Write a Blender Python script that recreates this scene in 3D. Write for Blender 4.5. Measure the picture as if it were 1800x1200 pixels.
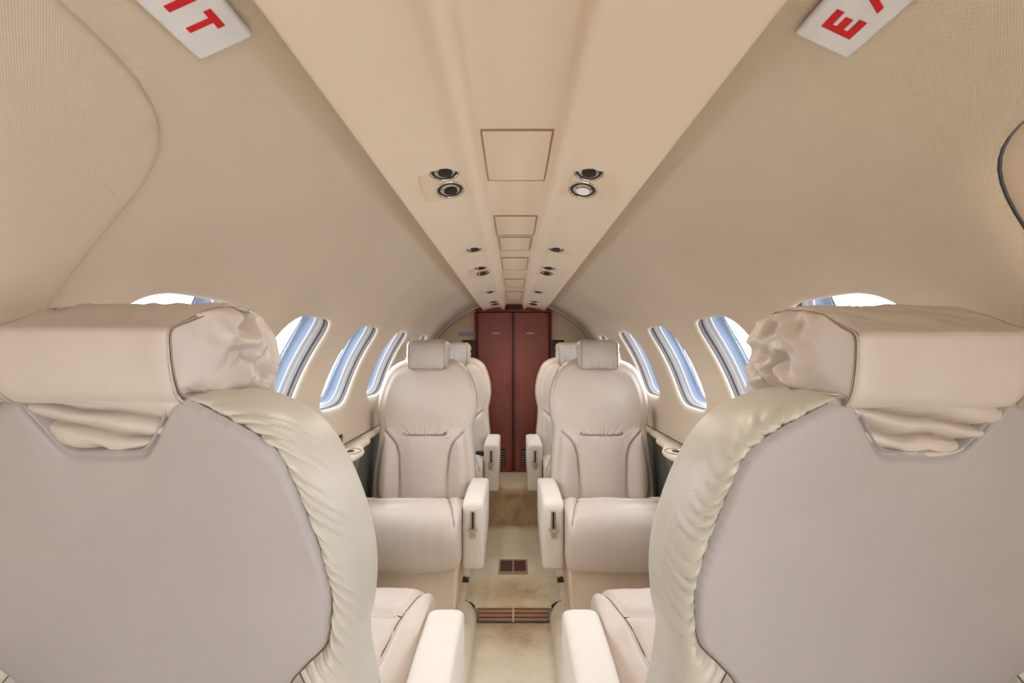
import bpy, bmesh, math, random
from mathutils import Vector, Matrix, noise
random.seed(7)
PI = math.pi
for o in list(bpy.data.objects): bpy.data.objects.remove(o)
SC = bpy.context.scene; COL = SC.collection
EYE = 1.16; ZC = .83; R = .70                      # eye height, centre and radius of the cabin lining

# ---------------------------------------------------------------- camera
cam = bpy.data.cameras.new('camera'); co = bpy.data.objects.new('camera', cam); COL.objects.link(co)
co.location = (0, 0, EYE); co.rotation_euler = (PI/2, 0, 0)
cam.sensor_width = 36; cam.lens = 16.0; cam.shift_x = -2/1800; cam.shift_y = 17/1800
cam.clip_start = .02; SC.camera = co

# ---------------------------------------------------------------- world and exposure
SKY = 16.0; AISLE_FILL = 8.0
w = bpy.data.worlds.new('sky'); SC.world = w; w.use_nodes = True
nt = w.node_tree; nt.nodes.clear()
tc = nt.nodes.new('ShaderNodeTexCoord'); sx = nt.nodes.new('ShaderNodeSeparateXYZ')
rp = nt.nodes.new('ShaderNodeValToRGB'); bg = nt.nodes.new('ShaderNodeBackground'); ou = nt.nodes.new('ShaderNodeOutputWorld')
mr = nt.nodes.new('ShaderNodeMapRange'); mr.inputs[1].default_value = -1; mr.inputs[2].default_value = 1
nt.links.new(tc.outputs['Generated'], sx.inputs[0]); nt.links.new(sx.outputs['Z'], mr.inputs[0])
nt.links.new(mr.outputs[0], rp.inputs[0]); nt.links.new(rp.outputs[0], bg.inputs[0]); nt.links.new(bg.outputs[0], ou.inputs[0])
e = rp.color_ramp.elements
e[0].position = 0; e[0].color = (.74, .72, .72, 1); e[1].position = 1; e[1].color = (.80, .88, 1, 1)
for p, c in ((.49, (.84, .82, .84)), (.51, (.92, .94, 1)), (.6, (.88, .94, 1))):
    k = e.new(p); k.color = (*c, 1)
bg.inputs[1].default_value = SKY
SC.view_settings.view_transform = 'Standard'; SC.view_settings.look = 'None'
SC.view_settings.gamma = 1; SC.view_settings.exposure = -0.45; SC.view_settings.use_curve_mapping = False
SC.cycles.max_bounces = 16; SC.cycles.diffuse_bounces = 12; SC.cycles.glossy_bounces = 4; SC.cycles.transparent_max_bounces = 12
SC.cycles.sample_clamp_indirect = 12; SC.cycles.caustics_reflective = False; SC.cycles.caustics_refractive = False
SC.cycles.use_denoising = True
def portal(name, loc, rot, sxx, syy):
    l = bpy.data.lights.new(name, 'AREA'); l.shape = 'RECTANGLE'; l.size = sxx; l.size_y = syy; l.cycles.is_portal = True
    o = bpy.data.objects.new(name, l); COL.objects.link(o); o.location = loc; o.rotation_euler = rot; return o

# ---------------------------------------------------------------- helpers
def mesh_obj(name, vs, fs, mat=None, parent=None, smooth=True, uv=None):
    me = bpy.data.meshes.new(name); me.from_pydata([tuple(v) for v in vs], [], fs); me.validate(); me.update()
    if smooth: me.polygons.foreach_set('use_smooth', [True]*len(me.polygons))
    if uv:
        ul = me.uv_layers.new(name='UVMap')
        for l in me.loops: ul.data[l.index].uv = uv[l.vertex_index]
    if mat: me.materials.append(mat)
    o = bpy.data.objects.new(name, me); COL.objects.link(o)
    if parent: o.parent = parent
    return o
def from_bm(name, bm, mat, parent=None, smooth=False):
    me = bpy.data.meshes.new(name); bm.to_mesh(me); bm.free()
    if smooth: me.polygons.foreach_set('use_smooth', [True]*len(me.polygons))
    me.materials.append(mat)
    o = bpy.data.objects.new(name, me); COL.objects.link(o)
    if parent: o.parent = parent
    return o
def box_bm(bm, x0, x1, y0, y1, z0, z1, bev=0, seg=3):
    r = bmesh.ops.create_cube(bm, size=1); vs = r['verts']
    for v in vs:
        v.co = Vector(((x0+x1)/2+v.co.x*(x1-x0), (y0+y1)/2+v.co.y*(y1-y0), (z0+z1)/2+v.co.z*(z1-z0)))
    if bev:
        es = set(); [es.update(v.link_edges) for v in vs]
        bmesh.ops.bevel(bm, geom=list(es), offset=bev, segments=seg, profile=.5, affect='EDGES')
def rbox(name, x0, x1, y0, y1, z0, z1, mat, parent=None, bev=.004, seg=3):
    bm = bmesh.new(); box_bm(bm, x0, x1, y0, y1, z0, z1, bev, seg)
    return from_bm(name, bm, mat, parent, smooth=bev > .006)
def grid_faces(nr, nc, off=0, closed=False):
    f = []
    for i in range(nr-1):
        for j in range(nc if closed else nc-1):
            a = off+i*nc+j; b = off+i*nc+(j+1) % nc
            f.append((a, b, b+nc, a+nc))
    return f
def loft(rings, cap0=False, cap1=False):
    n = len(rings[0]); vs = [v for r in rings for v in r]
    fs = grid_faces(len(rings), n, 0, True)
    if cap0: fs.append(tuple(range(n-1, -1, -1)))
    if cap1: fs.append(tuple(range((len(rings)-1)*n, len(rings)*n)))
    return vs, fs
def tube(pts, r, n=8, closed=False):
    pts = [Vector(p) for p in pts]; m = len(pts); vs = []; up = None
    for i, p in enumerate(pts):
        t = (pts[(i+1) % m]-pts[i-1]) if closed or 0 < i < m-1 else (pts[1]-pts[0] if i == 0 else pts[-1]-pts[-2])
        t.normalize()
        if up is None: up = t.orthogonal().normalized()
        up = (up-t*up.dot(t)).normalized(); b = t.cross(up)
        rr = r(i/(m-1)) if callable(r) else r
        for k in range(n):
            a = 2*PI*k/n; vs.append(p+up*math.cos(a)*rr+b*math.sin(a)*rr)
    fs = grid_faces(m, n, 0, True)
    if closed: fs += [((m-1)*n+k, (m-1)*n+(k+1) % n, (k+1) % n, k) for k in range(n)]
    else: fs += [tuple(range(n-1, -1, -1)), tuple(range((m-1)*n, m*n))]
    return vs, fs
def merge(parts):
    vs = []; fs = []
    for v, f in parts:
        o = len(vs); vs += list(v); fs += [tuple(i+o for i in q) for q in f]
    return vs, fs
def catmull(P, n, closed=False):
    P = [Vector(p) for p in P]; m = len(P); out = []
    segs = m if closed else m-1
    for k in range(n if closed else n+1):
        u = k/n*segs; i = min(int(u), segs-1); t = u-i
        g = lambda j: P[j % m] if closed else P[max(0, min(m-1, j))]
        a, b, c, d = g(i-1), g(i), g(i+1), g(i+2)
        out.append(.5*((2*b)+(c-a)*t+(2*a-5*b+4*c-d)*t*t+(3*b-a-3*c+d)*t**3))
    return out
def sstep(a, b, x):
    t = max(0, min(1, (x-a)/(b-a))); return t*t*(3-2*t)
def seg_dist(x, z, pl):
    best = 9
    for (x0, z0), (x1, z1) in zip(pl, pl[1:]):
        dx, dz = x1-x0, z1-z0; L = dx*dx+dz*dz
        t = max(0, min(1, ((x-x0)*dx+(z-z0)*dz)/L)) if L else 0
        d = math.hypot(x-x0-t*dx, z-z0-t*dz)
        if d < best: best = d
    return best
def thing(name, label, cat, loc=(0, 0, 0), rz=0, group=None):
    o = bpy.data.objects.new(name, None); COL.objects.link(o); o.location = loc; o.rotation_euler = (0, 0, rz)
    o.empty_display_size = .1
    return tag(o, label, cat, group)
def tag(o, label, cat, group=None):
    o['label'] = label; o['category'] = cat
    if group: o['group'] = group
    return o
def struct(o): o['kind'] = 'structure'; return o

# ---------------------------------------------------------------- materials
def srgb(r, g, b):
    f = lambda c: (c/255/12.92 if c/255 <= .04045 else ((c/255+.055)/1.055)**2.4)
    return (f(r), f(g), f(b), 1)
class NT:
    def __init__(s, name):
        s.m = bpy.data.materials.new(name); s.m.use_nodes = True; s.t = s.m.node_tree
        s.b = s.t.nodes['Principled BSDF']
    def n(s, k, **kw):
        x = s.t.nodes.new(k)
        for a, v in kw.items(): setattr(x, a, v)
        return x
    def l(s, a, b): s.t.links.new(a, b)
    def math(s, op, a, b=None):
        x = s.n('ShaderNodeMath', operation=op)
        for i, v in enumerate((a, b)):
            if v is None: continue
            if isinstance(v, (int, float)): x.inputs[i].default_value = v
            else: s.l(v, x.inputs[i])
        return x.outputs[0]
    def noise(s, scale, detail=3, vec=None, rough=.5):
        x = s.n('ShaderNodeTexNoise'); x.inputs['Scale'].default_value = scale; x.inputs['Detail'].default_value = detail
        x.inputs['Roughness'].default_value = rough
        if vec is None: vec = s.obj()
        s.l(vec, x.inputs['Vector']); return x.outputs['Fac']
    def obj(s):
        return s.n('ShaderNodeTexCoord').outputs['Object']
    def ramp(s, fac, *st):
        x = s.n('ShaderNodeValToRGB'); el = x.color_ramp.elements
        el[0].position, el[0].color = st[0]; el[1].position, el[1].color = st[-1]
        for p, c in st[1:-1]: q = el.new(p); q.color = c
        s.l(fac, x.inputs[0]); return x.outputs[0]
    def mix(s, fac, a, b, mode='MIX'):
        x = s.n('ShaderNodeMix', data_type='RGBA', blend_type=mode)
        for i, v in ((0, fac), (6, a), (7, b)):
            if isinstance(v, (int, float)): x.inputs[i].default_value = v
            elif isinstance(v, tuple): x.inputs[i].default_value = v
            else: s.l(v, x.inputs[i])
        return x.outputs[2]
    def bump(s, h, strength=.2, dist=.001, base=None):
        x = s.n('ShaderNodeBump'); x.inputs['Strength'].default_value = strength; x.inputs['Distance'].default_value = dist
        s.l(h, x.inputs['Height'])
        if base: s.l(base, x.inputs['Normal'])
        return x.outputs[0]
def leather(name, col, rough=.42, var=.06, wr=.35):
    t = NT(name); c = srgb(*col); c2 = tuple(v*(1-var*1.6) for v in c[:3])+(1,)
    t.l(t.ramp(t.noise(9, 4), (.3, c2), (.7, c)), t.b.inputs['Base Color'])
    t.b.inputs['Roughness'].default_value = rough; t.b.inputs['Specular IOR Level'].default_value = .45
    vor = t.n('ShaderNodeTexVoronoi'); vor.inputs['Scale'].default_value = 700; t.l(t.obj(), vor.inputs['Vector'])
    b1 = t.bump(t.noise(28, 5), wr, .004)
    t.l(t.bump(vor.outputs['Distance'], .12, .0006, b1), t.b.inputs['Normal'])
    return t.m
def plain(name, col, rough=.5, metal=0, bump=0, scale=40, spec=.5, lo=.93):
    t = NT(name); c = srgb(*col)
    n = t.noise(scale, 4); c2 = tuple(v*lo for v in c[:3])+(1,)
    t.l(t.ramp(n, (.35, c2), (.65, c)), t.b.inputs['Base Color'])
    t.b.inputs['Roughness'].default_value = rough; t.b.inputs['Metallic'].default_value = metal
    t.b.inputs['Specular IOR Level'].default_value = spec
    if bump: t.l(t.bump(n, bump, .001), t.b.inputs['Normal'])
    return t.m
def fabric(name, col):
    t = NT(name); c = srgb(*col)
    uv = t.n('ShaderNodeTexCoord').outputs['UV']; s = t.n('ShaderNodeSeparateXYZ'); t.l(uv, s.inputs[0])
    k = 2*PI/.0023
    a = t.math('SINE', t.math('MULTIPLY', s.outputs[0], k)); b = t.math('SINE', t.math('MULTIPLY', s.outputs[1], k*.8))
    h = t.math('MULTIPLY', a, b); h = t.math('ADD', t.math('MULTIPLY', h, .5), .5)
    d = tuple(v*.84 for v in c[:3])+(1,); l = tuple(min(1, v*1.07) for v in c[:3])+(1,)
    base = t.ramp(h, (0, d), (1, l))
    big = t.ramp(t.noise(3.0, 3), (.3, (.93, .93, .93, 1)), (.7, (1, 1, 1, 1)))
    t.l(t.mix(1.0, base, big, 'MULTIPLY'), t.b.inputs['Base Color'])
    t.b.inputs['Roughness'].default_value = .9; t.b.inputs['Specular IOR Level'].default_value = .15
    t.l(t.bump(h, .5, .0006), t.b.inputs['Normal'])
    return t.m
M = {}
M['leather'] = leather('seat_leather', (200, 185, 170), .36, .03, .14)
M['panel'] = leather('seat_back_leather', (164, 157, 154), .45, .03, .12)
M['band'] = leather('gathered_leather', (190, 184, 171), .38, .04, .3)
M['pillow'] = leather('headrest_leather', (194, 182, 171), .42, .05, .5)
M['arm'] = leather('armrest_vinyl', (219, 209, 196), .5, .02, .08)
M['pipe'] = plain('headrest_piping', (150, 122, 100), .6)
M['seam'] = plain('seam_thread', (104, 80, 64), .8)
M['base'] = plain('seat_base_vinyl', (212, 192, 170), .5)
M['fabric'] = fabric('headliner_fabric', (212, 196, 174))
M['ceil'] = plain('ceiling_vinyl', (226, 209, 186), .6, 0, 0, 2.0, .3, .98)
M['ledge'] = plain('ledge_vinyl', (218, 198, 172), .45)
M['bezel'] = plain('bezel_plastic', (216, 198, 170), .45)
M['ledged'] = plain('shadow_gap', (150, 120, 92), .8)
M['green'] = plain('lower_wall_panel', (84, 88, 80), .55)
M['chrome'] = plain('chrome', (200, 196, 190), .14, 1)
M['black'] = plain('black_plastic', (14, 12, 11), .4)
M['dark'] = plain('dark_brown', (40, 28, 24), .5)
M['white'] = plain('sign_acrylic', (222, 220, 220), .3)
M['red'] = plain('sign_red', (205, 5, 25), .4)
M['grille'] = plain('vent_grille', (172, 140, 118), .5)
M['grilled'] = plain('vent_mesh', (84, 60, 50), .7)
M['trimw'] = plain('window_trim', (225, 212, 195), .6)
M['sleeve'] = plain('window_shade_sleeve', (120, 112, 104), .55)
M['acryl'] = plain('window_outer_ring', (80, 86, 96), .45, spec=.2)
M['sleeve2'] = plain('window_shade_fold', (98, 90, 83), .6)
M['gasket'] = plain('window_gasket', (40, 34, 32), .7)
M['belt'] = plain('seat_belt_webbing', (214, 190, 180), .7)
M['cream'] = plain('bulkhead_laminate', (222, 200, 166), .5)
M['grey'] = plain('placard_grey', (176, 178, 184), .4)
M['letter'] = plain('placard_print', (110, 108, 112), .5)
t = NT('carpet')
ob = t.obj(); sp = t.n('ShaderNodeSeparateXYZ'); t.l(ob, sp.inputs[0])
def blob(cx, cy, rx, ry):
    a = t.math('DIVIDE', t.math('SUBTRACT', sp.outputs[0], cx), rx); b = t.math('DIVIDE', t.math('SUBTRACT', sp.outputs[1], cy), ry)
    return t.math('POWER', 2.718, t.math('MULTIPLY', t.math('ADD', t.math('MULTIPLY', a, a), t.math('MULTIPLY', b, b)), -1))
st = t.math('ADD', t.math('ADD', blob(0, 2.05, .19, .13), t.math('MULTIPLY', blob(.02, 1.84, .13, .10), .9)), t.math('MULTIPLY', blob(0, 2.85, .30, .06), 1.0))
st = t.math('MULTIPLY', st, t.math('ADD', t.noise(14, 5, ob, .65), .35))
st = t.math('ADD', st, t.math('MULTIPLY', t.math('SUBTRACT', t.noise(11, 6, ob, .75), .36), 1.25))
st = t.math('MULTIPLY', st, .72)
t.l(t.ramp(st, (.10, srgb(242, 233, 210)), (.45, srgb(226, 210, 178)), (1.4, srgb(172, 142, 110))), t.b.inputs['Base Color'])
t.b.inputs['Roughness'].default_value = .95; t.b.inputs['Specular IOR Level'].default_value = .1
t.l(t.bump(t.noise(420, 3), .8, .003), t.b.inputs['Normal']); M['carpet'] = t.m
t = NT('closet_wood')
mp = t.n('ShaderNodeMapping'); mp.inputs['Scale'].default_value = (14, 14, 1.6); t.l(t.obj(), mp.inputs[0])
t.l(t.ramp(t.noise(4, 5, mp.outputs[0], .6), (.3, srgb(128, 58, 46)), (.7, srgb(150, 74, 58))), t.b.inputs['Base Color'])
t.b.inputs['Roughness'].default_value = .35; M['wood'] = t.m
M['pull'] = plain('closet_pull', (168, 52, 42), .3)
M['woodd'] = plain('closet_trim', (126, 30, 30), .3)
t = NT('window_pane'); t.t.nodes.remove(t.b)
tr = t.n('ShaderNodeBsdfTransparent'); gl = t.n('ShaderNodeBsdfGlossy'); gl.inputs['Roughness'].default_value = .03
mx = t.n('ShaderNodeMixShader'); mx.inputs[0].default_value = .05; tr.inputs[0].default_value = (.95, .97, 1, 1)
t.l(tr.outputs[0], mx.inputs[1]); t.l(gl.outputs[0], mx.inputs[2]); t.l(mx.outputs[0], t.t.nodes['Material Output'].inputs[0]); M['glass'] = t.m
t = NT('lamp_lens'); t.b.inputs['Base Color'].default_value = (.8, .8, .8, 1); t.b.inputs['Roughness'].default_value = .2
M['lens'] = t.m
M['tarmac'] = plain('apron_concrete', (205, 203, 205), .9, 0, 0, 1)

# ---------------------------------------------------------------- cabin shell
def P(s, y, th, r=R):
    a = math.radians(th); return Vector((s*r*math.cos(a), y, ZC+r*math.sin(a)))
DEG = math.radians(1)
Y0, Y1 = -1.1, 3.27
TB, TT = -7.0, 90.0
WT0, WT1 = 2.0, 46.0
HW, HT, TCEN = .147, 14.0, 22.8
WINS = [.80, 1.29, 1.79, 2.31, 2.86]
def sup(phi, a, b, n):
    c, s_ = math.cos(phi), math.sin(phi)
    k = (abs(c/a)**n+abs(s_/b)**n)**(-1/n); return k*c, k*s_
def hole_cell(s, y0, y1, t0, t1, yc, tcn, a, b, n, skew, off=0):
    """wall cell with a rounded hole; returns (verts, faces, uv, rim) where rim(dr, inset) gives rings."""
    A = R*DEG
    per = []
    m = 22
    cs = [(y0, t0), (y1, t0), (y1, t1), (y0, t1)]
    for i in range(4):
        p, q = cs[i], cs[(i+1) % 4]
        for k in range(m): per.append((p[0]+(q[0]-p[0])*k/m, p[1]+(q[1]-p[1])*k/m))
    ang = [math.atan2((p[1]-tcn)*A, p[0]-yc) for p in per]
    def ring(dr, inset):
        out = []
        for ph in ang:
            dy, dt = sup(ph, a-inset, b*A-inset, n)
            out.append((yc+dy+skew*dt/(b*A), tcn+dt/A, R+dr))
        return out
    rings = [[(p[0], p[1], R) for p in per]]
    base = ring(0, -.024)
    for f in (.3, .6, .85, 1):
        rings.append([(p[0]+(q[0]-p[0])*f, p[1]+(q[1]-p[1])*f, R) for p, q in zip(per, base)])
    for k in range(1, 7):
        a_ = k/6*PI/2; rings.append(ring(.016*(1-math.cos(a_)), -.024+.024*math.sin(a_)))
    N = len(per); pts = [p for r in rings for p in r]
    vs = [P(s, *p) for p in pts]; uv = [(p[0], p[1]*A) for p in pts]
    return vs, [tuple(i+off for i in f) for f in grid_faces(len(rings), N, 0, True)], uv, ring
def make_wall(s, name):
    V = []; F = []; UV = []
    def patch(y0, y1, t0, t1, r=R):
        if y1-y0 < 1e-4: return
        ny = max(1, round((y1-y0)/.06)); nt_ = 22 if (t0, t1) == (WT0, WT1) else max(1, round((t1-t0)/1.5))
        o = len(V)
        for i in range(ny+1):
            for j in range(nt_+1):
                y = y0+(y1-y0)*i/ny; th = t0+(t1-t0)*j/nt_
                V.append(P(s, y, th, r)); UV.append((y, th*R*DEG))
        F.extend(grid_faces(ny+1, nt_+1, o))
    cells = [(yc-.22, yc+.22, yc, TCEN, HW, HT, 4.4, .030) for yc in WINS]
    rims = []
    wt1 = WT1
    if s > 0: cells = [(.03, .53, .28, 29.5, .212, 20.5, 4.2, 0)]+cells
    ydoor = (-.88, -.42)  # unseen entry door opening behind the camera, sized and placed for fill daylight
    if s > 0:
        for a, b in ((Y0, ydoor[0]), (ydoor[1], Y1)): patch(a, b, TB, WT0)
    else: patch(Y0, Y1, TB, WT0)
    # upper band starts at WT1, except over the oval (taller cell)
    y = Y0
    for c in cells:
        tall = c[3] > 25; t1 = 54 if tall else WT1
        if s > 0 and y < ydoor[0]:
            patch(y, ydoor[0], WT0, WT1); patch(ydoor[1], c[0], WT0, WT1)
        else: patch(y, c[0], WT0, WT1)
        v, f, uv, ring = hole_cell(s, c[0], c[1], WT0, t1, c[2], c[3], c[4], c[5], c[6], c[7], len(V))
        V.extend(v); F.extend(f); UV.extend(uv); rims.append((c, ring))
        y = c[1]
    patch(y, Y1, WT0, WT1)
    if s > 0:
        patch(Y0, ydoor[0], WT1, TT); patch(ydoor[0], ydoor[1], 62, TT); patch(ydoor[1], .03, WT1, TT)
        patch(.03, .53, 54, TT); patch(.53, Y1, WT1, TT)
    else: patch(Y0, Y1, WT1, TT)
    # overlapping seam strips behind the joints of the lining
    ys_ = sorted({c[0] for c in cells} | {c[1] for c in cells})
    for q in ys_: patch(q-.008, q+.008, WT0-1, 56 if q < .6 and s > 0 else WT1+1, R+.0012)
    for q in (WT0,): patch(-.42 if s > 0 else Y0, Y1, q-.8, q+.8, R+.0016)
    if s > 0:
        patch(.03, .53, 53.2, 54.8, R+.0016)
        for q in (.03, .53)+ydoor: patch(q-.012, q+.012, WT1-1, 90, R+.002)
        patch(ydoor[0], ydoor[1], 61.9, 63, R+.0016)
        for a_, b_ in ((Y0, -.88), (-.42, .03), (.53, Y1)): patch(a_, b_, WT1-.8, WT1+.8, R+.0016)
    else: patch(Y0, Y1, WT1-.8, WT1+.8, R+.0016)
    # turned-in rear edge of the lining
    o = len(V); nn = 80
    for k in range(5):
        for j in range(nn+1):
            th = TB+(TT-TB)*j/nn; V.append(P(s, Y1+.012*k/4, th, R-.012*math.sin(k/4*PI)+0)); UV.append((Y1, th*R*DEG))
    F.extend(grid_faces(5, nn+1, o))
    wobj = struct(mesh_obj(name, V, F, M['fabric'], uv=UV))
    return wobj, rims
wl, rims_l = make_wall(-1, 'wall_left')
wr_, rims_r = make_wall(1, 'wall_right')
wi = 0
for s, rims in ((-1, rims_l), (1, rims_r)):
    for c, ring in rims:
        wi += 1; yc = c[2]
        if c[3] > 25:      # oval opening closed by its shade
            rs = [ring(.016, 0), ring(.019, .0005), ring(.020, .004)]
            o1 = struct(mesh_obj('window_%d' % wi, *loft([[P(s, *p) for p in r] for r in rs]), M['gasket']))
            rs = [ring(.0185, .002)]+[ring(.0185-.012*math.sin(min(1, k/9)*PI/2), .002+.18*(k/9)) for k in range(1, 10)]
            sh = mesh_obj('window_shade', *loft([[P(s, *p) for p in r] for r in rs], cap1=True), M['ledge'], o1); continue
        prof = [(.016, 0, 'trimw'), (.019, .001, 'gasket'), (.020, -.002, 'gasket'), (.024, -.002, 'sleeve2'), (.027, .0, 'sleeve2'), (.030, -.001, 'gasket'), (.031, .0005, 'gasket'), (.036, .0025, 'sleeve'),
                (.040, .0015, 'sleeve2'), (.044, .0035, 'sleeve'), (.048, .0025, 'sleeve'), (.053, .0045, 'sleeve2'), (.058, .004, 'sleeve'), (.0595, .005, 'trimw'), (.0603, .005, 'trimw'), (.061, .003, 'acryl'), (.084, .003, 'acryl'), (.086, .004, 'acryl'), (.098, .004, 'acryl'), (.10, .006, 'acryl')]
        rs = [[P(s, *p) for p in ring(a, b)] for a, b, _ in prof]
        v, f = loft(rs); N = len(rs[0])
        o1 = mesh_obj('window_%d' % wi, v, f); keys = ['gasket', 'sleeve', 'sleeve2', 'trimw', 'acryl']
        for k in keys: o1.data.materials.append(M[k])
        for i, pl in enumerate(o1.data.polygons): pl.material_index = keys.index(prof[min(i//N+1, len(prof)-1)][2])
        struct(o1)
        rr = [P(s, *p) for p in ring(.094, .0046)]
        mesh_obj('pane', rr+[P(s, *p) for p in ring(.097, .0046)], grid_faces(2, N, 0, True)+[tuple(range(N)), tuple(range(2*N-1, N-1, -1))], M['glass'], o1, smooth=False)
        cpt = P(s, yc, TCEN, R+.13); a = math.radians(TCEN)
        # portal faces the cabin axis
        q = Vector((-s*math.cos(a), 0, -math.sin(a))).to_track_quat('-Z', 'Y')
        portal('window_daylight', cpt, q.to_euler(), .36, .36)
portal('unseen_windscreen_portal', (0, -1.15, 1.20), (PI/2, 0, PI), .62, .22)
portal('unseen_entry_portal', (.80, -.65, .75), (0, PI/2, 0), 1.5, .50)

# lower side panels
for s, nm in ((-1, 'trim_1'), (1, 'trim_2')):
    if s < 0: rbox(nm, -.70, -.685, Y0, Y1, .0, .745, M['green'], bev=0)
    else:
        bm = bmesh.new(); box_bm(bm, .685, .70, -.42, Y1, .0, .745); box_bm(bm, .685, .70, Y0, -.88, .0, .745)
        from_bm(nm, bm, M['green'])
    struct(bpy.data.objects[nm])

# floor: dropped aisle, middle level, raised rear
def floor_mesh():
    # cross section front part: channel with bulging carpeted sides
    V = []; F = []
    prof = [(-.69, .10), (-.30, .10), (-.215, .10), (-.19, .092), (-.172, .075), (-.158, .045), (-.153, .015), (-.158, .0)]
    prof += [(x, 0) for x in (-.12, -.06, 0, .06, .12)]+[(-x, z) for x, z in reversed(prof)]
    ys = [Y0+(1.94-Y0)*k/60 for k in range(61)]
    for y in ys:
        for x, z in prof: V.append((x+(.006*noise.noise(Vector((y*3, x*4, z*5))) if .0 < z < .1 else 0), y, z))
    F += grid_faces(len(ys), len(prof))
    return V, F
v, f = floor_mesh(); fl = struct(mesh_obj('floor', v, f, M['carpet']))
# middle level with rounded nose over the riser grille
pf = [(1.965, .0), (1.965, .058), (1.945, .062), (1.942, .069), (1.950, .074), (2.0, .074), (2.4, .074), (2.86, .074), (2.858, .23), (2.85, .255), (2.845, .27), (2.852, .283), (2.87, .287), (3.0, .287), (3.45, .287)]
xs = [-.69+1.38*k/40 for k in range(41)]
v = [(x, y, z) for x in xs for y, z in pf]
struct(mesh_obj('floor_step', v, grid_faces(len(xs), len(pf)), M['carpet'])).name = 'floor.001'
for s in (-1, 1):
    a, b = sorted((s*.205, s*.69))
    struct(rbox('floor', a, b, 1.93, 2.85, .05, .10, M['carpet'], bev=.012))
    v, f = tube([(s*.235, 1.95, .083), (s*.205, 1.948, .088), (s*.18, 1.946, .080), (s*.165, 1.943, .068)], .006)
    struct(mesh_obj('trim_%d' % (5+(s > 0)), v, f, M['gasket']))

# ceiling panel
XO = .006
half = [(0, .334), (.03, .334), (.055, .3335), (.058, .330), (.061, .320), (.064, .306), (.069, .3005), (.076, .2985), (.083, .301), (.092, .3075), (.101, .311), (.13, .309), (.17, .302), (.205, .293), (.217, .2895), (.221, .2905), (.222, .294), (.222, .304)]
prof = [(-x, z) for x, z in reversed(half)]+half[1:]
top = [(x, z+.012) for x, z in reversed(prof[1:-1])]
ys = [Y0+(Y1+.01-Y0)*k/40 for k in range(41)]
rings = [[(x+XO, y, z+EYE) for x, z in prof+top] for y in ys]
v, f = loft(rings, True, True); struct(mesh_obj('ceiling', v, f, M['ceil']))
def ceil_z(x):
    x = abs(x-XO)
    for (a, za), (b, zb) in zip(half, half[1:]):
        if a <= x <= b: return EYE+za+(zb-za)*(x-a)/(b-a)
    return EYE+.29

bm = bmesh.new(); box_bm(bm, -.72, .72, Y0, 3.42, -.04, -.012)  # unseen plate and skirts under the floor, added to block light leaks
for s in (-1, 1): box_bm(bm, *sorted((s*.70, s*.72)), *( (Y0, 3.42) if s < 0 else (-.42, 3.42)), -.04, .76)
struct(from_bm('floor', bm, M['tarmac']))
V = []  # unseen outer ring, added to block sky light leaking in at the rear arch
for y, r in ((3.20, .703), (3.20, .80), (3.45, .80), (3.45, .05)):
    for k in range(91): a = PI*(-.25+1.5*k/90); V.append((r*math.cos(a), y, ZC+r*math.sin(a)))
struct(mesh_obj('wall_rear', V, grid_faces(4, 91), M['cream']))
# unseen cockpit end, added with its windscreen opening sized to limit front fill daylight
V = []; n = 72
for k in range(n):
    a = 2*PI*k/n; q = sup(a, .30, .10, 4); V.append((q[0], Y0, 1.20+q[1]))
for k in range(n):
    a = 2*PI*k/n; V.append((.72*math.cos(a), Y0, max(-.02, ZC+.72*math.sin(a))))
struct(mesh_obj('wall_front', V, grid_faces(2, n, 0, True), M['ledge'], smooth=False))
# rear bulkhead with closet doors
YB = 3.33
V = [(0, YB, ZC)]+[(.80*math.cos(a), YB, max(.0, ZC+.80*math.sin(a))) for a in [-PI/2+2*PI*k/80 for k in range(80)]]
F = [(0, 1+k, 1+(k+1) % 80) for k in range(80)]
struct(mesh_obj('wall_rear', V, F, M['cream'], smooth=False))
for s, nm in ((-1, 'door_1'), (1, 'door_2')):
    a, b = sorted((s*.004, s*.262))
    bm = bmesh.new()
    ztop = EYE+.278
    box_bm(bm, a, b, 3.285, 3.32, .290, ztop, .003, 2)
    d = from_bm(nm, bm, M['wood']); struct(d)
    for q in (s*.012, s*.250):
        rbox('edge_moulding', q-.006, q+.006, 3.279, 3.286, .293, ztop-.003, M['woodd'], d, .002, 2)
    # recessed pull
    bm = bmesh.new(); hx = s*.036
    for x0, x1, z0, z1 in ((hx-.010, hx-.006, .83, .93), (hx+.006, hx+.010, .83, .93), (hx-.009, hx+.009, .927, .931), (hx-.009, hx+.009, .829, .833)):
        box_bm(bm, x0, x1, 3.278, 3.287, z0, z1, .001, 1)
    from_bm('handle', bm, M['pull'], d)
    bm = bmesh.new()
    for k in range(6):
        z = .345+.018*k; box_bm(bm, *sorted((s*.06, s*.125)), 3.280, 3.288, z, z+.006, .001, 1)
    from_bm('louvre', bm, M['grille'], d)
    rbox('louvre_recess', *sorted((s*.055, s*.13)), 3.283, 3.2865, .335, .455, M['dark'], d, 0)
    rbox('nameplate', *sorted((s*.096, s*.150)), 3.283, 3.2845, 1.284, 1.294, M['grey'], d, 0)
    rbox('jamb', *sorted((s*.266, s*.280)), 3.272, 3.325, .288, ztop+.005, M['woodd'], d, .002)
bm = bmesh.new(); box_bm(bm, -.275, .275, 3.275, 3.325, EYE+.283, EYE+.335, .003, 2)
struct(rbox('trim_4', -.006, .006, 3.302, 3.325, .290, EYE+.28, M['black'], bev=0))
v, f = tube([((R-.008)*math.cos(a), Y1+.014, ZC+(R-.008)*math.sin(a)) for a in [PI*(-.02+1.04*k/80) for k in range(81)]], .005, 8)
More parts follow.
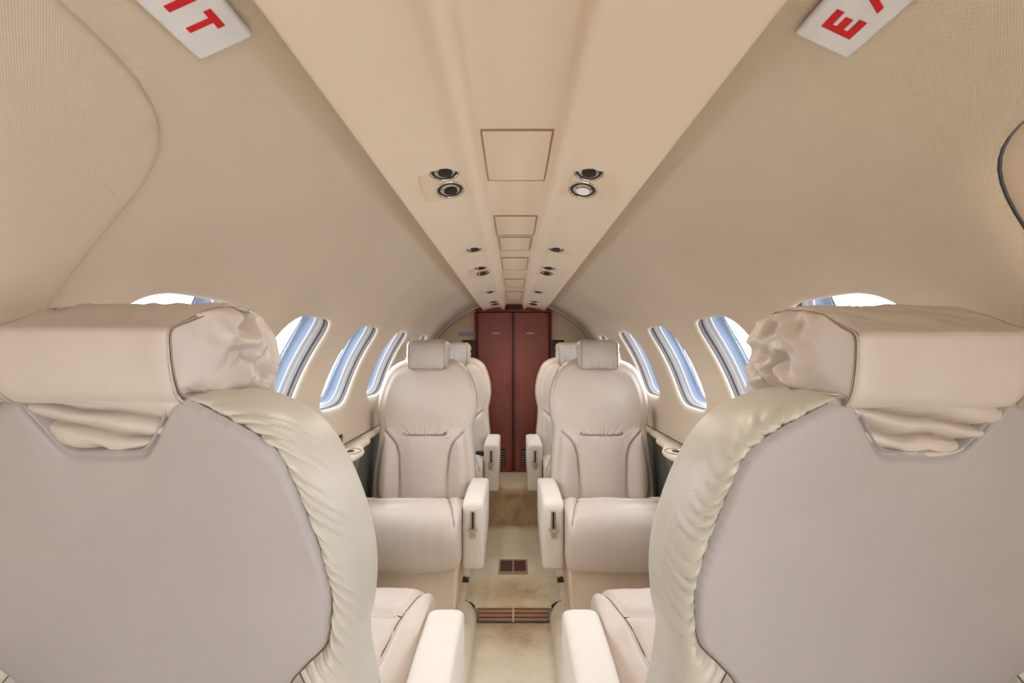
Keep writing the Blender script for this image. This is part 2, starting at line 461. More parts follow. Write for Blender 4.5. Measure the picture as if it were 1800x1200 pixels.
struct(mesh_obj('trim_7', v, f, M['gasket']))  # dark tube stands in for the shade line around the rear arch
hd = from_bm('trim_3', bm, M['woodd']); struct(hd)
sg = rbox('darkened_sign', -.052, .058, 3.262, 3.2745, EYE+.298, EYE+.318, M['black'], bev=.002); tag(sg, 'unlit black message strip above the brown closet doors', 'sign')
pc = rbox('placard', -.405, -.292, 3.3235, 3.3285, EYE+.108, EYE+.142, M['grey'], bev=.001)
tag(pc, 'small grey printed placard on the cream rear bulkhead', 'placard')
bm = bmesh.new()
for k, (a, b) in enumerate(((-.375, -.325), (-.392, -.303), (-.390, -.306))): box_bm(bm, a, b, 3.3225, 3.3237, EYE+.132-.009*k, EYE+.1345-.009*k)
from_bm('print', bm, M['letter'], pc)

# ---------------------------------------------------------------- emergency hatch outline (left) as a raised lining panel
def hatch():
    A = R*DEG; N = 120; yc, tcn, a, b = .02, 27, .545, 33.0
    ln = []
    def rr(phi, ins, dr):
        y, q = sup(phi, a-ins, b*A-ins, 5.5); return (yc+y, tcn+q/A, R-dr)
    for ins, dr in ((-.004, -.002), (-.001, -.001), (.0, .003), (.002, .0065), (.006, .008), (.02, .0085)):
        ln.append([rr(2*PI*k/N, ins, dr) for k in range(N)])
    for f in (.92, .85, .75, .65, .55, .45, .35, .25, .15, .07):
        ln.append([(yc+(p[0]-yc)*f, tcn+(p[1]-tcn)*f, R-.0085) for p in ln[5]])
    pts = [p for r in ln for p in r]
    vs = [P(-1, *p) for p in pts]; fs = grid_faces(len(ln), N, 0, True); fs.append(tuple(range(len(vs)-N, len(vs))))
    o = mesh_obj('emergency_exit_hatch', vs, fs, M['fabric'], uv=[(p[0], p[1]*A) for p in pts])
    tag(o, 'fabric covered emergency exit hatch with a rounded corner in the left lining', 'hatch')
hatch()

# ---------------------------------------------------------------- EXIT signs
LET = {'E': [(0, 0, .28, 1), (.28, 0, 1, .24), (.28, .38, .85, .62), (.28, .76, 1, 1)],
       'I': [(.1, 0, .9, 1)], 'T': [(.36, 0, .64, .76), (0, .76, 1, 1)]}
def exit_sign(s, y0, y1, t0, t1, label):
    th = (t0+t1)/2; c = P(s, (y0+y1)/2, th, R-.006); L = y1-y0; H = R*math.radians(t1-t0)
    # local axes: X reading direction, Y towards ceiling, Z into the cabin
    zx = Vector((-s*math.cos(math.radians(th)), 0, -math.sin(math.radians(th))))
    xx = Vector((0, 1 if s < 0 else -1, 0)); yy = zx.cross(xx)
    if yy.z < 0: yy = -yy
    m = Matrix((xx, yy, zx)).transposed().to_4x4(); m.translation = c
    root = bpy.data.objects.new('exit_sign', None); COL.objects.link(root); root.matrix_world = m
    tag(root, label, 'sign', 'exit signs on the lining')
    rbox('plate', -L/2, L/2, -H/2, H/2, -.004, .004, M['white'], root, .004, 4)
    lh, gap = H*.50, .0115; wd = {'E': .0205, 'X': .0215, 'I': .0085, 'T': .0205}
    tot = sum(wd[c_] for c_ in 'EXIT')+3*gap; x = -L/2+.0215 if s > 0 else L/2-.026-tot
    for ch in 'EXIT':
        lw = wd[ch]
        bm = bmesh.new()
        if ch == 'X':
            for sg in (1, -1):
                dx = lw*.14
                q = [(-lw/2, -lh/2*sg), (-lw/2+lw*.30, -lh/2*sg), (lw/2, lh/2*sg), (lw/2-lw*.30, lh/2*sg)]
                vv = [bm.verts.new((x+lw/2+p[0], p[1], .0040+h)) for h in (0, .0006+.0001*sg) for p in q]
                for fc in ((0, 1, 2, 3), (4, 5, 6, 7), (0, 1, 5, 4), (1, 2, 6, 5), (2, 3, 7, 6), (3, 0, 4, 7)): bm.faces.new([vv[i] for i in fc])
            bmesh.ops.recalc_face_normals(bm, faces=bm.faces)
        else:
            for a, b, c2, d in LET[ch]: box_bm(bm, x+a*lw, x+c2*lw, -lh/2+b*lh, -lh/2+d*lh, .0038, .0047)
        from_bm('letter', bm, M['red'], root); x += lw+gap
exit_sign(-1, .304, .452, 63.3, 68.2, 'white sign with red EXIT letters on the left wall above the hatch')
exit_sign(1, .292, .440, 62.2, 66.9, 'white sign with red EXIT letters on the right wall by the ceiling panel')

# ---------------------------------------------------------------- overhead units
def ring_mesh(c, r0, r1, z0, z1, n=32):
    rs = []
    for r, z in ((r1, z0), (r1, z1), ((r0+r1)/2, z1-.001), (r0, z1), (r0, z0)): rs.append([(c[0]+r*math.cos(2*PI*k/n), c[1]+r*math.sin(2*PI*k/n), z) for k in range(n)])
    return loft(rs)
def disc(c, r, z, n=28, dome=0, inner=0):
    rs = []
    for k in range(5):
        f = 1-k/4*.98; rs.append([(c[0]+r*f*math.cos(2*PI*j/n), c[1]+r*f*math.sin(2*PI*j/n), z+dome*(1-f*f)) for j in range(n)])
    return loft(rs, cap1=True)
def overhead(s, y, tilt, label, wide=.092, long_=.125, lens=False, up=-.0017, narrow=False):
    x = s*.128+XO
    root = thing('reading_light_unit', label, 'overhead light', (x, y, ceil_z(x)+up), 0, 'reading lights and air outlets in the ceiling panel')
    roll = s*.16
    root.rotation_euler = (tilt, roll, 0)
    # local +z points up into the ceiling, the face is z<0
    bm = bmesh.new(); box_bm(bm, -wide/2, wide/2, -long_/2, long_/2, -.005, .020, .007, 4)
    from_bm('bezel', bm, M['bezel'], root)
    for cy, kind in (((.0, 1),) if narrow else ((-.030, 0), (.027, 1))):
        c = (s*-.004, cy)
        v, f = ring_mesh(c, .0225, .0265, -.004, -.0062)
        mesh_obj('chrome_ring', v, f, M['chrome'], root)
        v, f = ring_mesh(c, .0170, .0230, .004, -.0056)
        mesh_obj('eyeball_socket', v, f, M['dark'], root)
        if kind == 0 and False: pass
        v, f = disc(c, .0200, -.0053, dome=-.003)
        eb = mesh_obj('eyeball', v, f, M['chrome'], root)
        v, f = disc((c[0]+.001, c[1]), .0125, -.0082, dome=-.0005)
        mesh_obj('lens' if lens and kind else 'nozzle', v, f, M['lens'] if lens and kind else M['black'], root)
    if not narrow:
        l = bpy.data.lights.new('aisle_fill', 'SPOT'); l.energy = AISLE_FILL*(.45 if y < 1 else .8); l.color = (1, .90, .78); l.spot_size = 2.9; l.spot_blend = 1; l.shadow_soft_size = .02  # added wide fill light, brightens aisle floor and cushions from the ceiling unit
        lo = bpy.data.objects.new('aisle_fill', l); COL.objects.link(lo); lo.parent = root; lo.location = (0, 0, -.03)
    return root
for s, w in ((-1, 'left'), (1, 'right')):
    overhead(s, .815, math.radians(-12), 'nearest twin chrome reading light and air outlet on the %s of the ceiling panel' % w, lens=s > 0)
    overhead(s, 1.375, math.radians(-13), 'narrow reading light recess second from the near end, %s side of ceiling' % w, long_=.075, up=.005, narrow=True)
    overhead(s, 1.71, math.radians(-12), 'twin chrome outlet third from the near end, %s side of ceiling' % w)
    overhead(s, 2.36, math.radians(-13), 'narrow reading light recess fourth from the near end, %s side of ceiling' % w, long_=.075, up=.005, narrow=True)
    overhead(s, 2.86, math.radians(-12), 'farthest chrome air outlet by the closet end, %s side of ceiling' % w, long_=.11)
for y0, y1, lab, hw in ((.685, .885, 'large flush hatch cover between the nearest reading lights', .054), (1.12, 1.30, 'flush oxygen mask cover behind the large hatch in the ceiling', .052), (1.33, 1.50, 'flush panel just behind the slotted grille in the ceiling', .047),
                    (1.62, 1.86, 'flush ceiling cover level with the third pair of lights', .047), (2.1, 2.35, 'flush ceiling cover before the fourth pair of lights', .047), (2.55, 2.95, 'farthest flush ceiling cover near the closet doors', .047)):
    z = EYE+.334
    o = rbox('ceiling_cover', XO-hw, XO+hw, y0, y1, z-.0022, z+.004, M['ceil'], bev=.001, seg=1)
    bm = bmesh.new(); g_ = .0009
    for q in ((XO-hw-g_, XO-hw+g_, y0, y1), (XO+hw-g_, XO+hw+g_, y0, y1), (XO-hw-g_, XO+hw+g_, y0-g_, y0+g_), (XO-hw-g_, XO+hw+g_, y1-g_, y1+g_)): box_bm(bm, *q, z-.0028, z+.001)
    from_bm('gap', bm, M['ledged'], o); tag(o, lab, 'ceiling panel', 'flush covers along the ceiling panel')
bm = bmesh.new()
for k in range(15): box_bm(bm, XO-.045+.0062*k, XO-.045+.0062*k+.003, 1.303, 1.322, EYE+.330, EYE+.3345)
tag(from_bm('slotted_grille', bm, M['ledge']), 'small comb-like slotted grille in the ceiling centre', 'grille')

# ---------------------------------------------------------------- side ledges with cup holders
def ledge(s, lab):
    root = thing('side_ledge', lab, 'ledge', (0, 0, 0), 0, 'cup holder ledges along the side walls')
    ys = [.60+2.65*k/138 for k in range(139)]; rings = []
    CUPS = (1.75, 0.95)
    def inner(y):
        x = .632
        for c in CUPS: x -= .046*math.exp(-abs((y-c)/.12)**3)
        if y > 2.0: x += .030*sstep(2.0, 2.12, y)
        if y < .72: x += .038*sstep(.72, .62, y)
        return x
    for y in ys:
        xi = inner(y); z = .772
        pr = [(.700, z), (xi+.03, z+.002), (xi+.012, z), (xi+.003, z-.006), (xi, z-.014), (xi+.004, z-.022), (xi+.014, z-.027), (.700, z-.027)]
        rings.append([(s*a, y, b) for a, b in pr])
    mesh_obj('ledge_top', *loft(rings, True, True), M['ledge'], root)
    for c in CUPS:
        rs = []
        for k in range(12):
            t_ = k/11; z = .747-.20*t_; f = 1-t_**1.6
            rs.append([(s*(.69-(.69-.577)*max(.02, f)*math.sin(a)**.8 if math.sin(a) > 0 else s*0+.69) if False else s*(.69-.092*max(.02, f)*max(0, math.sin(a))**.7), c-.105*math.cos(a)*(.35+.65*max(.02, f)), z) for a in [PI*j/20 for j in range(21)]])
        vs = [v for r in rs for v in r]
        mesh_obj('cup_housing', vs, grid_faces(12, 21), M['green'], root)
        cx = s*.642
        v, f = ring_mesh((cx, c), .026, .031, .772, .7765); mesh_obj('cup_rim', v, f, M['chrome'], root)
        v, f = disc((cx, c), .027, .7745, dome=0); mesh_obj('cup_well', v, f, M['dark'], root)
        v, f = tube([(cx+s*.055*math.cos(a), c+.058*math.sin(a), .7742) for a in [PI*(.5+j/16) for j in range(17)]], .0013, 6); mesh_obj('lid_seam', v, f, M['seam'], root)
    v, f = tube([(s*.6985, y, .776) for y in (.65, 1.5, 3.2)], .0022, 6); mesh_obj('gap_seal', v, f, M['gasket'], root)
    return root
ledge(-1, 'beige ledge with cup holder above the dark panel on the left wall')
ledge(1, 'beige ledge with cup holder above the dark panel on the right wall')
jp = thing('jack_plate', 'small dark headphone jack plate on the left wall above the ledge', 'socket', (-.6965, 1.83, .806))
rbox('plate', -.0005, .0035, -.022, .022, -.017, .017, M['dark'], jp, .001)
v, f = disc((0, 0), .008, 0); oo = mesh_obj('socket', v, f, M['chrome'], jp); oo.rotation_euler = (0, PI/2, 0); oo.location = (.0042, 0, 0)

# ---------------------------------------------------------------- floor fittings
vg = thing('floor_vent', 'brown twin mesh vent set in the carpet of the aisle', 'vent', (0.0, 2.29, .074))
rbox('frame', -.072, .072, -.075, .075, -.002, .006, M['grille'], vg, .002)
for a in (-.034, .034): rbox('mesh_insert', a-.029, a+.029, -.055, .055, .004, .0075, M['grilled'], vg, 0)
rg = thing('riser_vent', 'brown louvred vent in the low step between the front seats', 'vent', (0, 1.955, 0))
rbox('back_plate', -.150, .150, .0, .008, .002, .060, M['grille'], rg, 0)
for a, b in ((-.148, -.006), (.006, .148)):
    for k in range(3): rbox('slat', a, b, -.010, .001, .007+.018*k, .019+.018*k, M['grille'], rg, .0015, 2)
rbox('divider', -.005, .005, -.011, .001, .003, .060, M['cream'], rg, .001)
for s, w in ((-1, 'left'), (1, 'right')):
    dr = thing('tie_down_ring', 'small metal tie-down ring on the carpet beside the %s seat base' % w, 'floor fitting', (s*.222, 2.11, .10), 0, 'tie-down rings in the carpet')
    rbox('cup', -.017, .017, -.022, .022, -.002, .004, M['black'], dr, .001)
    v, f = tube([(.013*math.cos(a), -.006+.0*a, .008+.013*math.sin(a)) for a in [2*PI*k/16 for k in range(16)]], .0025, 6, True); mesh_obj('ring', v, f, M['chrome'], dr)

# ---------------------------------------------------------------- seats
OUT = [(0, -.097), (.030, -.097), (.043, -.090), (.055, -.072), (.070, -.052), (.088, -.041), (.1375, -.050), (.183, -.078), (.2085, -.119), (.228, -.174), (.239, -.23), (.241, -.28), (.235, -.33), (.226, -.37), (.228, -.43), (.238, -.52), (.242, -.62), (.235, -.70), (.20, -.735), (.10, -.74), (0, -.74)]
INN = [(0, -.106), (.030, -.106), (.046, -.099), (.060, -.080), (.074, -.058), (.087, -.046), (.125, -.066), (.156, -.085), (.177, -.105), (.190, -.140), (.206, -.200), (.217, -.255), (.215, -.295), (.206, -.336), (.179, -.366), (.156, -.397), (.145, -.46), (.14, -.55), (.14, -.66), (.08, -.71), (0, -.71)]
def full(h): return h+[(-x, z) for x, z in reversed(h[1:-1])]
LIFT = 1.06; SLOPE = .22; YR = .470
def sh(x, z, t): return Vector((x, YR+SLOPE*(z+.05)+t, z+LIFT))
SEAM_A = [(.243, -.362), (.205, -.374), (.177, -.392), (.150, -.418), (.132, -.445), (.119, -.49), (.113, -.56), (.110, -.64), (.113, -.72)]
SEAM_B = [(-.098, -.392), (-.09, -.400), (0, -.402), (.09, -.400), (.098, -.392)]
def front_disp(x, z, seed=0):
    """outwards (towards the sitter) height of the front upholstery."""
    ax = abs(x); h = 0
    h += .016*math.exp(-((z+.24)/.12)**2)*(1-min(1, (ax/.22)**2))
    low = sstep(-.36, -.44, z)
    h += low*.026*math.exp(-((ax-.175)/.042)**2)
    h += low*.010*math.exp(-(ax/.085)**4)*math.exp(-((z+.56)/.15)**4)
    dA = seg_dist(ax, z, SEAM_A); dB = seg_dist(x, z, SEAM_B)
    h -= .014*math.exp(-(dA/.0065)**2)+.010*math.exp(-(dB/.0050)**2)
    # wrinkles fanning up from the cross seam
    if z > -.41 and z < -.30 and ax < .17:
        a = math.atan2(x*1.0, z+.47); k = math.sin(a*26+3*noise.noise(Vector((a*4, seed, 0))))
        h += .0044*k*math.exp(-(dB/.028))*(.4+.6*abs(noise.noise(Vector((x*20, z*9, seed)))*2))
    if z < -.41 and ax < .11: h += .0016*math.sin(x*170+2*noise.noise(Vector((x*9, z*9, 3))))*math.exp(-dB/.03)
    h += .003*noise.noise(Vector((x*7, z*7, 5+seed)))+.0006*noise.noise(Vector((x*30, z*30, 8+seed)))
    return h
def arc_param(C):
    s = [0]
    for a, b in zip(C, C[1:]+C[:1]): s.append(s[-1]+(b-a).length)
    return s
def backrest(N, rear_rings, front_rings, parent, seed):
    co_ = catmull([(x, 0, z) for x, z in full(OUT)], N, True)
    ci_ = catmull([(x, 0, z) for x, z in full(INN)], N, True)
    cf_ = catmull([(x, 0, max(z, -.046-.02*max(0, .03-abs(x))) if i_ <= 5 or i_ >= len(full(OUT))-5 else z) for i_, (x, z) in enumerate(full(OUT))], N, True)
    S = arc_param(ci_); c0 = Vector((0, 0, -.36)); rings = []; nk = len(full(OUT))
    key = [k/N*nk for k in range(N)]
    def kk(k): q = key[k]; return q if q <= nk/2 else nk-q      # 0..20 mirrored key index
    # rear panel
    for i in range(rear_rings):
        f = .03+.97*(i/(rear_rings-1))**.8
        rg = []
        for k in range(N):
            p = c0+(ci_[k]-c0)*f
            t_ = .004*(1-f**6)+.003*noise.noise(Vector((p.x*5, p.z*5, seed)))*(1-f**4)-.007*sstep(.965, 1, f)-.001
            # hem puckers close to the seam
            kq = kk(k)
            if 5.5 < kq < 15: t_ += .0004*math.sin(S[k]*420)*sstep(.93, .99, f)
            rg.append(sh(p.x, p.z, t_))
        rings.append(rg)
    n_rear = len(rings)
    # band
    NB = 26
    for i in range(1, NB+1):
        v = i/NB; rg = []
        for k in range(N):
            kq = kk(k); g = sstep(5.0, 6.2, kq)*(1-sstep(13.2, 15, kq))
            lx = math.sin(v*PI/2); p = ci_[k].lerp(co_[k], lx)
            lowz = sstep(14, 16, kq)
            t_ = -.008+.008*min(1, v*6)-.052*(1-math.cos(v*PI/2))**1.15+.006*math.sin(PI*min(1, v*1.1))*g
            # gathers
            s_ = S[k]+.045*v*v
            ph = s_/.0185+1.3*noise.noise(Vector((s_*14, seed, 0)))
            fr = ph-math.floor(ph); cr = math.floor(ph)
            rnd = .35+.65*abs(math.sin(cr*12.9898+seed)*43758.5453 % 1)
            prof_ = (abs(math.sin(PI*fr)))**.55
            ln = .45+.65*rnd
            amp = .0150*rnd*max(0, 1-v/ln)**.8*sstep(0, .06, v)
            fine = .0014*math.sin(s_*760+5*noise.noise(Vector((s_*60, v*3, 1))))*max(0, 1-v*2.2)
            und = .0035*noise.noise(Vector((s_*16, v*1.6, seed+4)))*math.sin(PI*min(1, v))
            d = g*(amp*(prof_-.6)+fine+und)
            n_out = (co_[k]-ci_[k]); n_out = n_out.normalized() if n_out.length > 1e-6 else Vector((0, 0, 1))
            w1 = math.cos(v*PI/2*.9)
            q = p+n_out*d*(1-w1)
            rg.append(sh(q.x, q.z, t_+d*w1))
        rings.append(rg)
    n_band = len(rings)
    # side wall and front roll
    for t_, ins in ((-.070, 0), (-.085, .0), (-.098, .001), (-.108, .004), (-.116, .009), (-.122, .016), (-.126, .026)):
        rg = []
        for k in range(N):
            cc = co_[k].lerp(cf_[k], sstep(-.062, -.100, t_)); dr = (cc-c0).normalized(); p = cc-dr*ins; kq = kk(k)
            g = .001*noise.noise(Vector((S[k]*20, t_*30, seed)))
            rg.append(sh(p.x, p.z, t_+g))
        rings.append(rg)
    last = [(v.x, v.z-LIFT) for v in rings[-1]]
    for i in range(1, front_rings+1):
        f = 1-.985*i/front_rings; rg = []
        e_ = sstep(1, .88, f)
        for k in range(N):
            x = last[k][0]*f; z = c0.z+(last[k][1]-c0.z)*f
            rg.append(sh(x, z, -.126-.006*e_-front_disp(x, z, seed)*e_))
        rings.append(rg)
    vs = [v for r in rings for v in r]
    def idx(i, k): return i*N+k % N
    parts = {'back_panel': [], 'bolster': [], 'backrest': []}
    for i in range(len(rings)-1):
        for k in range(N):
            fc = (idx(i, k), idx(i, k+1), idx(i+1, k+1), idx(i+1, k)); kq = kk(k)
            if i < n_rear-1: nm = 'back_panel'
            elif i < n_band+2: nm = 'bolster' if 5.3 < kq < 14.4 else 'back_panel'
            else: nm = 'backrest'
            parts[nm].append(fc)
    vs.append(sum((v for v in rings[0]), Vector())/N); parts['back_panel'] += [((k+1) % N, k, len(vs)-1) for k in range(N)]; parts['backrest'].append(tuple(range((len(rings)-1)*N, len(rings)*N)))
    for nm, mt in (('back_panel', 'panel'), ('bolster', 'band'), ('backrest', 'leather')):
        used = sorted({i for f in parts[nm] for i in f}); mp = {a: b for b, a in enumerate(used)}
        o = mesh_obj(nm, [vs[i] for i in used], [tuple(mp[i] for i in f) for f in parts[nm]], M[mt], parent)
        if nm == 'bolster': bol = o
        elif nm == 'backrest': brest = o
    # rear seam piping (both sides) following the inner curve, plus lower return seam
    tb = []
    for sgn in (0, 1):
        ks = [k for k in range(N) if 5.4 < kk(k) < 16 and ((key[k] <= nk/2) == (sgn == 0))]
        mesh_obj('piping', *tube([rings[n_rear-1][k]+Vector((0, .0012, 0)) for k in ks], .0011, 6), M['seam'], bol)
        kx = min(ks, key=lambda k: abs(kk(k)-14.4))
        mesh_obj('piping', *tube([rings[i][kx]+Vector((0, .0004, 0)) for i in range(n_rear-1, n_band+2)], .0009, 6), M['seam'], bol)
    # front seam lines
    tb = []
    for pl in (SEAM_A, [(-x, z) for x, z in SEAM_A], SEAM_B):
        pp = catmull([(x, 0, z) for x, z in pl], 60)
        mesh_obj('seam', *tube([sh(p.x, p.z, -.1324-front_disp(p.x, p.z, seed)) for p in pp if abs(p.x) < .205 and p.z > -.712], .0013, 6), M['seam'], brest)

def cushion(parent, seed):
    base = [(.26, -.725), (.22, -.700), (.10, -.655), (0, -.622), (-.08, -.598), (-.15, -.588), (-.20, -.594), (-.240, -.618), (-.262, -.660), (-.268, -.71), (-.262, -.755), (-.255, -.785), (-.240, -.805), (-.20, -.812), (.0, -.80), (.20, -.79), (.26, -.775)]
    pr = catmull([(0, a, b) for a, b in base], 150, True); cen = Vector((0, 0, -.70))
    cy, cz = 0, -.70
    TS = [[(.0, -.100), (.150, -.095), (.172, -.112)], [(.172, -.112), (.205, -.245)], [(.172, -.112), (.150, 0), (.120, .16)]]
    TSm = TS+[[(-x, y) for x, y in q] for q in TS]
    W = .222; rings = []; xs_ = []
    nx = 110
    for i in range(nx+1):
        q = -1+2*i/nx; xs_.append(W*math.copysign(1-(1-abs(q))**1.6, q))
    def pt(x, p):
        e_ = (1-min(1, abs(x)/W)**7)**(1/5.)*.985+.015
        ins = (1-e_)*.035
        d = Vector((0, p.y-max(-.20, min(.2, p.y)), p.z+.70)); L = d.length
        d = d/L if L else Vector((0, 0, 1))
        q = p-d*ins*1.0
        z = q.z; y = q.y
        topw = sstep(-.70, -.63, z)
        z += topw*(.010*(1-(x/W)**2))
        dd = min(seg_dist(x, y, s_) for s_ in TSm) if z > -.70 and y > -.26 else 9
        dep = .011*math.exp(-(dd/.008)**2)*topw
        side = topw*.010*math.exp(-((abs(x)-.185)/.04)**2)*sstep(-.13, -.05, y)
        z += side-dep
        wr = .0022*noise.noise(Vector((x*26, y*26, seed)))+.004*noise.noise(Vector((x*8, y*10, z*10+seed)))
        # pull wrinkles beside seams
        wr += .0013*math.sin((x+y*.3)*230)*math.exp(-dd/.02)*(abs(noise.noise(Vector((x*14, y*14, 2))))*2)
        return Vector((x, y, z))+d*wr
    for x in xs_: rings.append([pt(x, p)+Vector((0, 0, LIFT)) for p in pr])
    vs, fs = loft(rings, True, True)
    cu = mesh_obj('seat_cushion', vs, fs, M['leather'], parent)
    tb = []
    for q in TSm:
        pts = catmull([(x, y, 0) for x, y in q], 24)
        out = []
        for p in pts:
            # find top surface height
            best = max((r for r in pr if r.z > -.70), key=lambda r: -abs(r.y-p.y))
            v_ = pt(p.x, Vector((0, p.y, best.z))); out.append(v_+Vector((0, 0, LIFT+.0006)))
        mesh_obj('seam', *tube(out, .0011, 6), M['seam'], cu)
    return cu

def headrest(parent, seed, crumple=1):
    base = [(.486, .021), (.488, .013), (.486, -.012), (.481, -.036), (.474, -.048), (.462, -.054), (.420, -.052), (.365, -.050), (.334, -.078), (.318, -.086), (.305, -.070), (.300, -.02), (.310, .034), (.335, .050), (.365, .054), (.405, .051), (.435, .044), (.462, .032), (.480, .025)]
    n = 160; pr = catmull([(0, a, b) for a, b in base], n, True); cen = Vector((0, .39, -.002)); W = .088; rings = []
    def cr(x, p, amp):
        v = Vector((x*14, p.y*24, p.z*24+seed))
        return amp*(1-2*abs(noise.noise(v)))+amp*.7*noise.noise(v*2.3)
    NE = 22
    def side(sg):
        out = []
        for i in range(NE):      # end cap, from centre outwards
            f = .03+.97*i/(NE-1); rg = []
            for p in pr:
                q = cen+(p-cen)*f
                fw = 1-sstep(.41, .45, q.y)
                fw *= crumple; d = .006*(1-f**3)+(.003+.018*fw)*(1-abs(2.4*noise.noise(Vector((q.y*15, q.z*22+q.y*16, seed+sg*5)))))*(1-f**10)*sstep(0, .3, f)
                d += .007*fw*(1-abs(2.6*noise.noise(Vector((q.y*40, q.z*34, seed+sg*2)))))*(1-f**10)
                rear = sstep(.425, .470, p.y)
                d = d*(1-.75*rear*f)
                rg.append(Vector((sg*(W+d-.001), q.y, q.z)))
            out.append(rg)
        return out
    rings += side(-1)
    nx = 46
    for i in range(nx+1):
        q = -1+2*i/nx; x = W*math.copysign(1-(1-abs(q))**1.5, q)
        e_ = .005*(abs(x)/W)**20; rg = []
        for p in pr:
            d = (p-cen).normalized(); back = sstep(.44, .48, p.y)
            w_ = .0035*noise.noise(Vector((x*16, p.y*16+p.z*8, seed)))+.0022*noise.noise(Vector((x*40, p.y*30, p.z*34+seed)))*(1-.6*back)
            upper = sstep(.02, .05, p.z)*(1 if p.y > .34 else .4)
            w_ += upper*.0050*(1-abs(2.4*noise.noise(Vector((x*26+p.y*22, p.y*14, seed+3)))))
            w_ += .0016*math.sin(x*260+seed)*math.exp(-((p.z+.07)/.02)**2)*(1 if p.y < .35 else 0)
            rg.append(Vector((x, p.y, p.z))+d*(w_-e_))
        rings.append(rg)
    rings += list(reversed(side(1)))
    rings = [[v+Vector((0, 0, LIFT)) for v in r] for r in rings]
    vs, fs = loft(rings, True, True)
    hr = mesh_obj('headrest', vs, fs, M['pillow'], parent)
    tb = []
    for q in (NE, NE+nx):
        mesh_obj('piping', *tube([v+(v-cen-Vector((0, 0, LIFT)))*.004 for v in rings[q]], .0009, 6, True), M['pipe'], hr)
    # leather folds gathered into the notch of the backrest
    V = []; nu, nv = 90, 80
    for i in range(nv+1):
        v = i/nv; z = -.038-.066*v
        hw = .106-.048*v**.9 if z > -.088 else .062*math.sqrt(max(.05, 1-((-z-.088)/.017)**2))
        for j in range(nu+1):
            u = -1+2*j/nu; x = hw*u
            zz = z+.010*x/.09*math.sin(PI*v)+.004*noise.noise(Vector((u*2, v*3, seed)))
            fold = abs(math.sin(PI*(v*2.9+.22*u+.25*noise.noise(Vector((u*1.5, v*2, seed+1))))))**.55
            y = YR+SLOPE*(zz+.05)-.016+.017*fold-.004*v-.012*abs(u)**10+.002*noise.noise(Vector((x*40, z*90, seed)))
            V.append(Vector((x, y, zz+LIFT)))
    Fs = grid_faces(nv+1, nu+1)
    o = mesh_obj('headrest_folds', V, Fs, M['pillow'], hr)
    return hr

def armrest(parent, sx_, dz, lever):
    cx = sx_*.265
    L = [(-.142, .0), (-.135, .012), (-.10, .02)]
    rings = []
    # side-view outline (y, z) lofted over x with rounding
    base = [(-.150, -.640), (-.146, -.600), (-.128, -.583), (-.09, -.578), (.05, -.578), (.20, -.590), (.25, -.60), (.262, -.63), (.255, -.75), (.22, -.80), (.05, -.840), (-.06, -.853), (-.118, -.850), (-.134, -.830), (-.143, -.76), (-.149, -.69)]
    pr = catmull([(0, a, b) for a, b in base], 120, True); cen = Vector((0, .05, -.715))
    for i in range(25):
        q = -1+2*i/24; x = .041*math.copysign(1-(1-abs(q))**1.6, q)
        ins = .016*(1-(1-min(1, abs(x)/.0412)**4.0)**.4)
        rg = []
        for p in pr:
            cl = Vector((0, max(-.11, min(.21, p.y)), max(-.80, min(-.62, p.z)))); d = p-cl
            d = d.normalized() if d.length > 1e-6 else Vector((0, 0, 1))
            rg.append(Vector((cx+x, 0, dz+LIFT))+p-d*ins)
        rings.append(rg)
    vs, fs = loft(rings, True, True)
    ar = mesh_obj('armrest', vs, fs, M['arm'], parent)
    if lever:
        z0 = LIFT+dz; yf = -.1485
        v_ = [(cx-.014, yf, z0-.700), (cx+.014, yf, z0-.600)]
        rbox('lever_plate', cx-.0125, cx+.0125, yf-.003, yf+.006, z0-.722, z0-.608, M['ledge'], ar, .003, 3)
        rbox('lever_slot', cx-.0035, cx+.0035, yf-.0045, yf-.002, z0-.680, z0-.618, M['black'], ar, .001, 1)
        bm = bmesh.new(); box_bm(bm, cx-.017, cx+.017, yf-.017, yf-.004, z0-.690, z0-.680, .003, 2); box_bm(bm, cx-.008, cx+.008, yf-.010, yf-.001, z0-.716, z0-.688, .002, 2)
        box_bm(bm, cx-.009, cx-.005, yf-.006, yf-.002, z0-.676, z0-.616, .001, 1); box_bm(bm, cx+.005, cx+.009, yf-.006, yf-.002, z0-.676, z0-.616, .001, 1)
        from_bm('release_lever', bm, M['chrome'], ar)
    return ar

def belt_lump(parent, x, y, z, k, mat='belt'):
    pts = []; rnd = random.Random(k)
    V = []; n = 26
    for i in range(n+1):
        a = i/n; c = Vector((x+.030*math.sin(a*5+k)*(.6+a*.4), y+.018*math.cos(a*7+k), z+LIFT+.005+.026*abs(math.sin(a*6+k*2))))
        for j in (-1, -.33, .33, 1):
            V.append(c+Vector((.004*math.sin(a*9), .018*j, .006*math.sin(a*11+j))))
    return mesh_obj('seat_belt', V, grid_faces(n+1, 4), M[mat], parent)

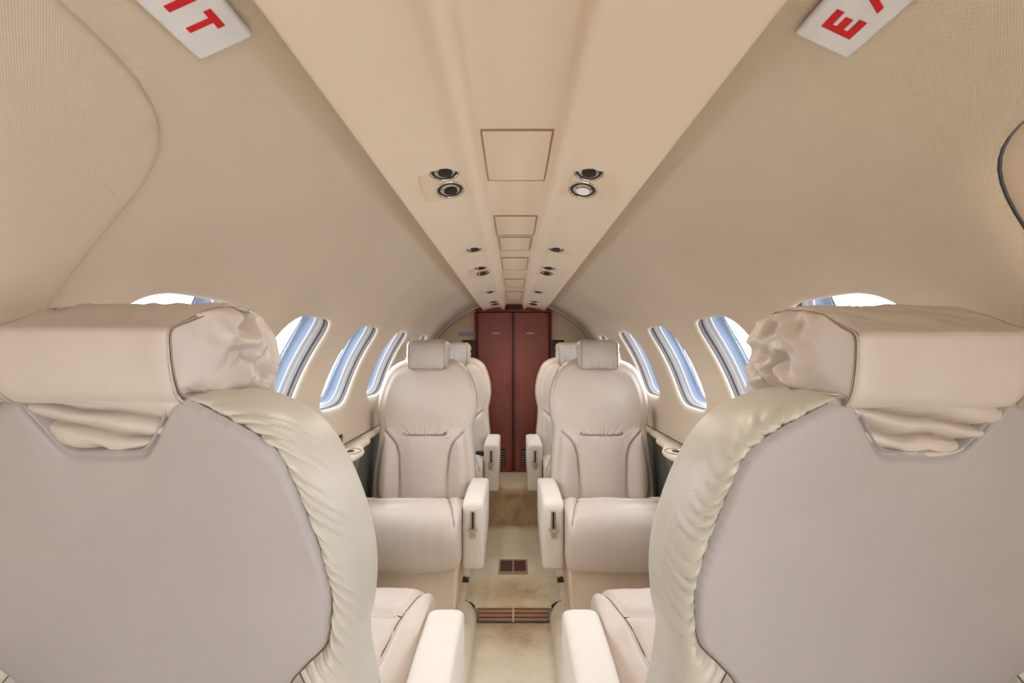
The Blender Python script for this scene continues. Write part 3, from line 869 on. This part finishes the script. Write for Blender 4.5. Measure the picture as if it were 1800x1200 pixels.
def make_seat(label, hi, arm_side, group, lever=True, armdz=0, seed=1.0):
    root = thing('cabin_seat', label, 'seat', (0, 0, 0), 0, group)
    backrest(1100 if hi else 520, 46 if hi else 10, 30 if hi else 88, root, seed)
    headrest(root, seed*3, 1 if hi else .4)
    cushion(root, seed)
    armrest(root, arm_side, armdz, lever)
    pd = mesh_obj('seat_base', *loft([[(sx*w_, (.17 if sy > 0 else -.19-(.0))*1.0, z) for sx, sy in ((-1, -1), (1, -1), (1, 1), (-1, 1))] for w_, z in ((.190, 0), (.190, .02), (.205, .10), (.212, .27))], True, True), M['base'], root, smooth=False)
    md = pd.modifiers.new('bevel', 'BEVEL'); md.width = .012; md.segments = 3
    return root
def dup(src, label=None, group=None):
    r = src.copy(); COL.objects.link(r)
    if label: r['label'] = label
    if group: r['group'] = group
    for ch in list(src.children):
        c = ch.copy(); COL.objects.link(c); c.parent = r
        for g in ch.children:
            d = g.copy(); COL.objects.link(d); d.parent = c
    return r
G = 'cream leather cabin seats along the aisle'
PLAT = .10
# mid seats face the camera
m_l = make_seat('cream leather seat facing the camera, left of the aisle in front', False, 1, G, seed=1.0)
m_l.location = (-.42, 1.9, PLAT)
m_r = make_seat('cream leather seat facing the camera, right of the aisle in front', False, -1, G, seed=2.3)
m_r.location = (.42, 1.9, PLAT)
r_l = dup(m_l, 'rear cream seat by the closet doors, mostly hidden behind the left one'); r_l.location = (-.387, 2.67, PLAT)
r_r = dup(m_r, 'rear cream seat by the closet doors, mostly hidden behind the right one'); r_r.location = (.387, 2.67, PLAT)
for r in (r_l, r_r):
    for c in r.children:
        if c.name.startswith('armrest'): c.location.z += .065
n_l = make_seat('large cream seat seen from behind in the left foreground', True, -1, G, False, -.015, 3.1)
n_l.location = (-.42, .925, PLAT); n_l.rotation_euler.z = PI
n_r = make_seat('large cream seat seen from behind in the right foreground', True, 1, G, False, -.015, 4.7)
n_r.location = (.42, .925, PLAT); n_r.rotation_euler.z = PI
for c in n_r.children:
    if c.name.startswith('headrest'): c.location.z -= .004
belt_lump(m_l, -.245, .19, -.705, 1); belt_lump(m_l, .19, .17, -.70, 2.2)
belt_lump(m_r, .235, .19, -.705, 3.1)
rbox('belt_buckle', .165, .235, .02, .05, LIFT-.62, LIFT-.595, M['black'], r_l, .004)
# shoulder strap over the right foreground seat
V = []
for i in range(25):
    a = i/24; c = Vector((-.105-.125*a, .50-.0*a-.05*a, -.018-.10*a*a+LIFT))
    for j in (-1, 1): V.append(c+Vector((.006*j, .0, 0))+Vector((0, .022*j, .004*j)))
mesh_obj('shoulder_strap', V, grid_faces(25, 2), M['belt'], n_r)

# dark brown uprights behind the rear headrests
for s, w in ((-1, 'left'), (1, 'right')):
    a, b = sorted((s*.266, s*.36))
    o = rbox('dark_upright', a, b, 3.19, 3.215, .95, EYE+.078, M['dark'], bev=.01); tag(o, 'dark brown upright panel behind the rear %s headrest' % w, 'panel')

# ---------------------------------------------------------------- outside
V = [(-60, -60, -1.1), (60, -60, -1.1), (60, 60, -1.1), (-60, 60, -1.1)]
struct(mesh_obj('ground', V, [(0, 1, 2, 3)], M['tarmac'], smooth=False))
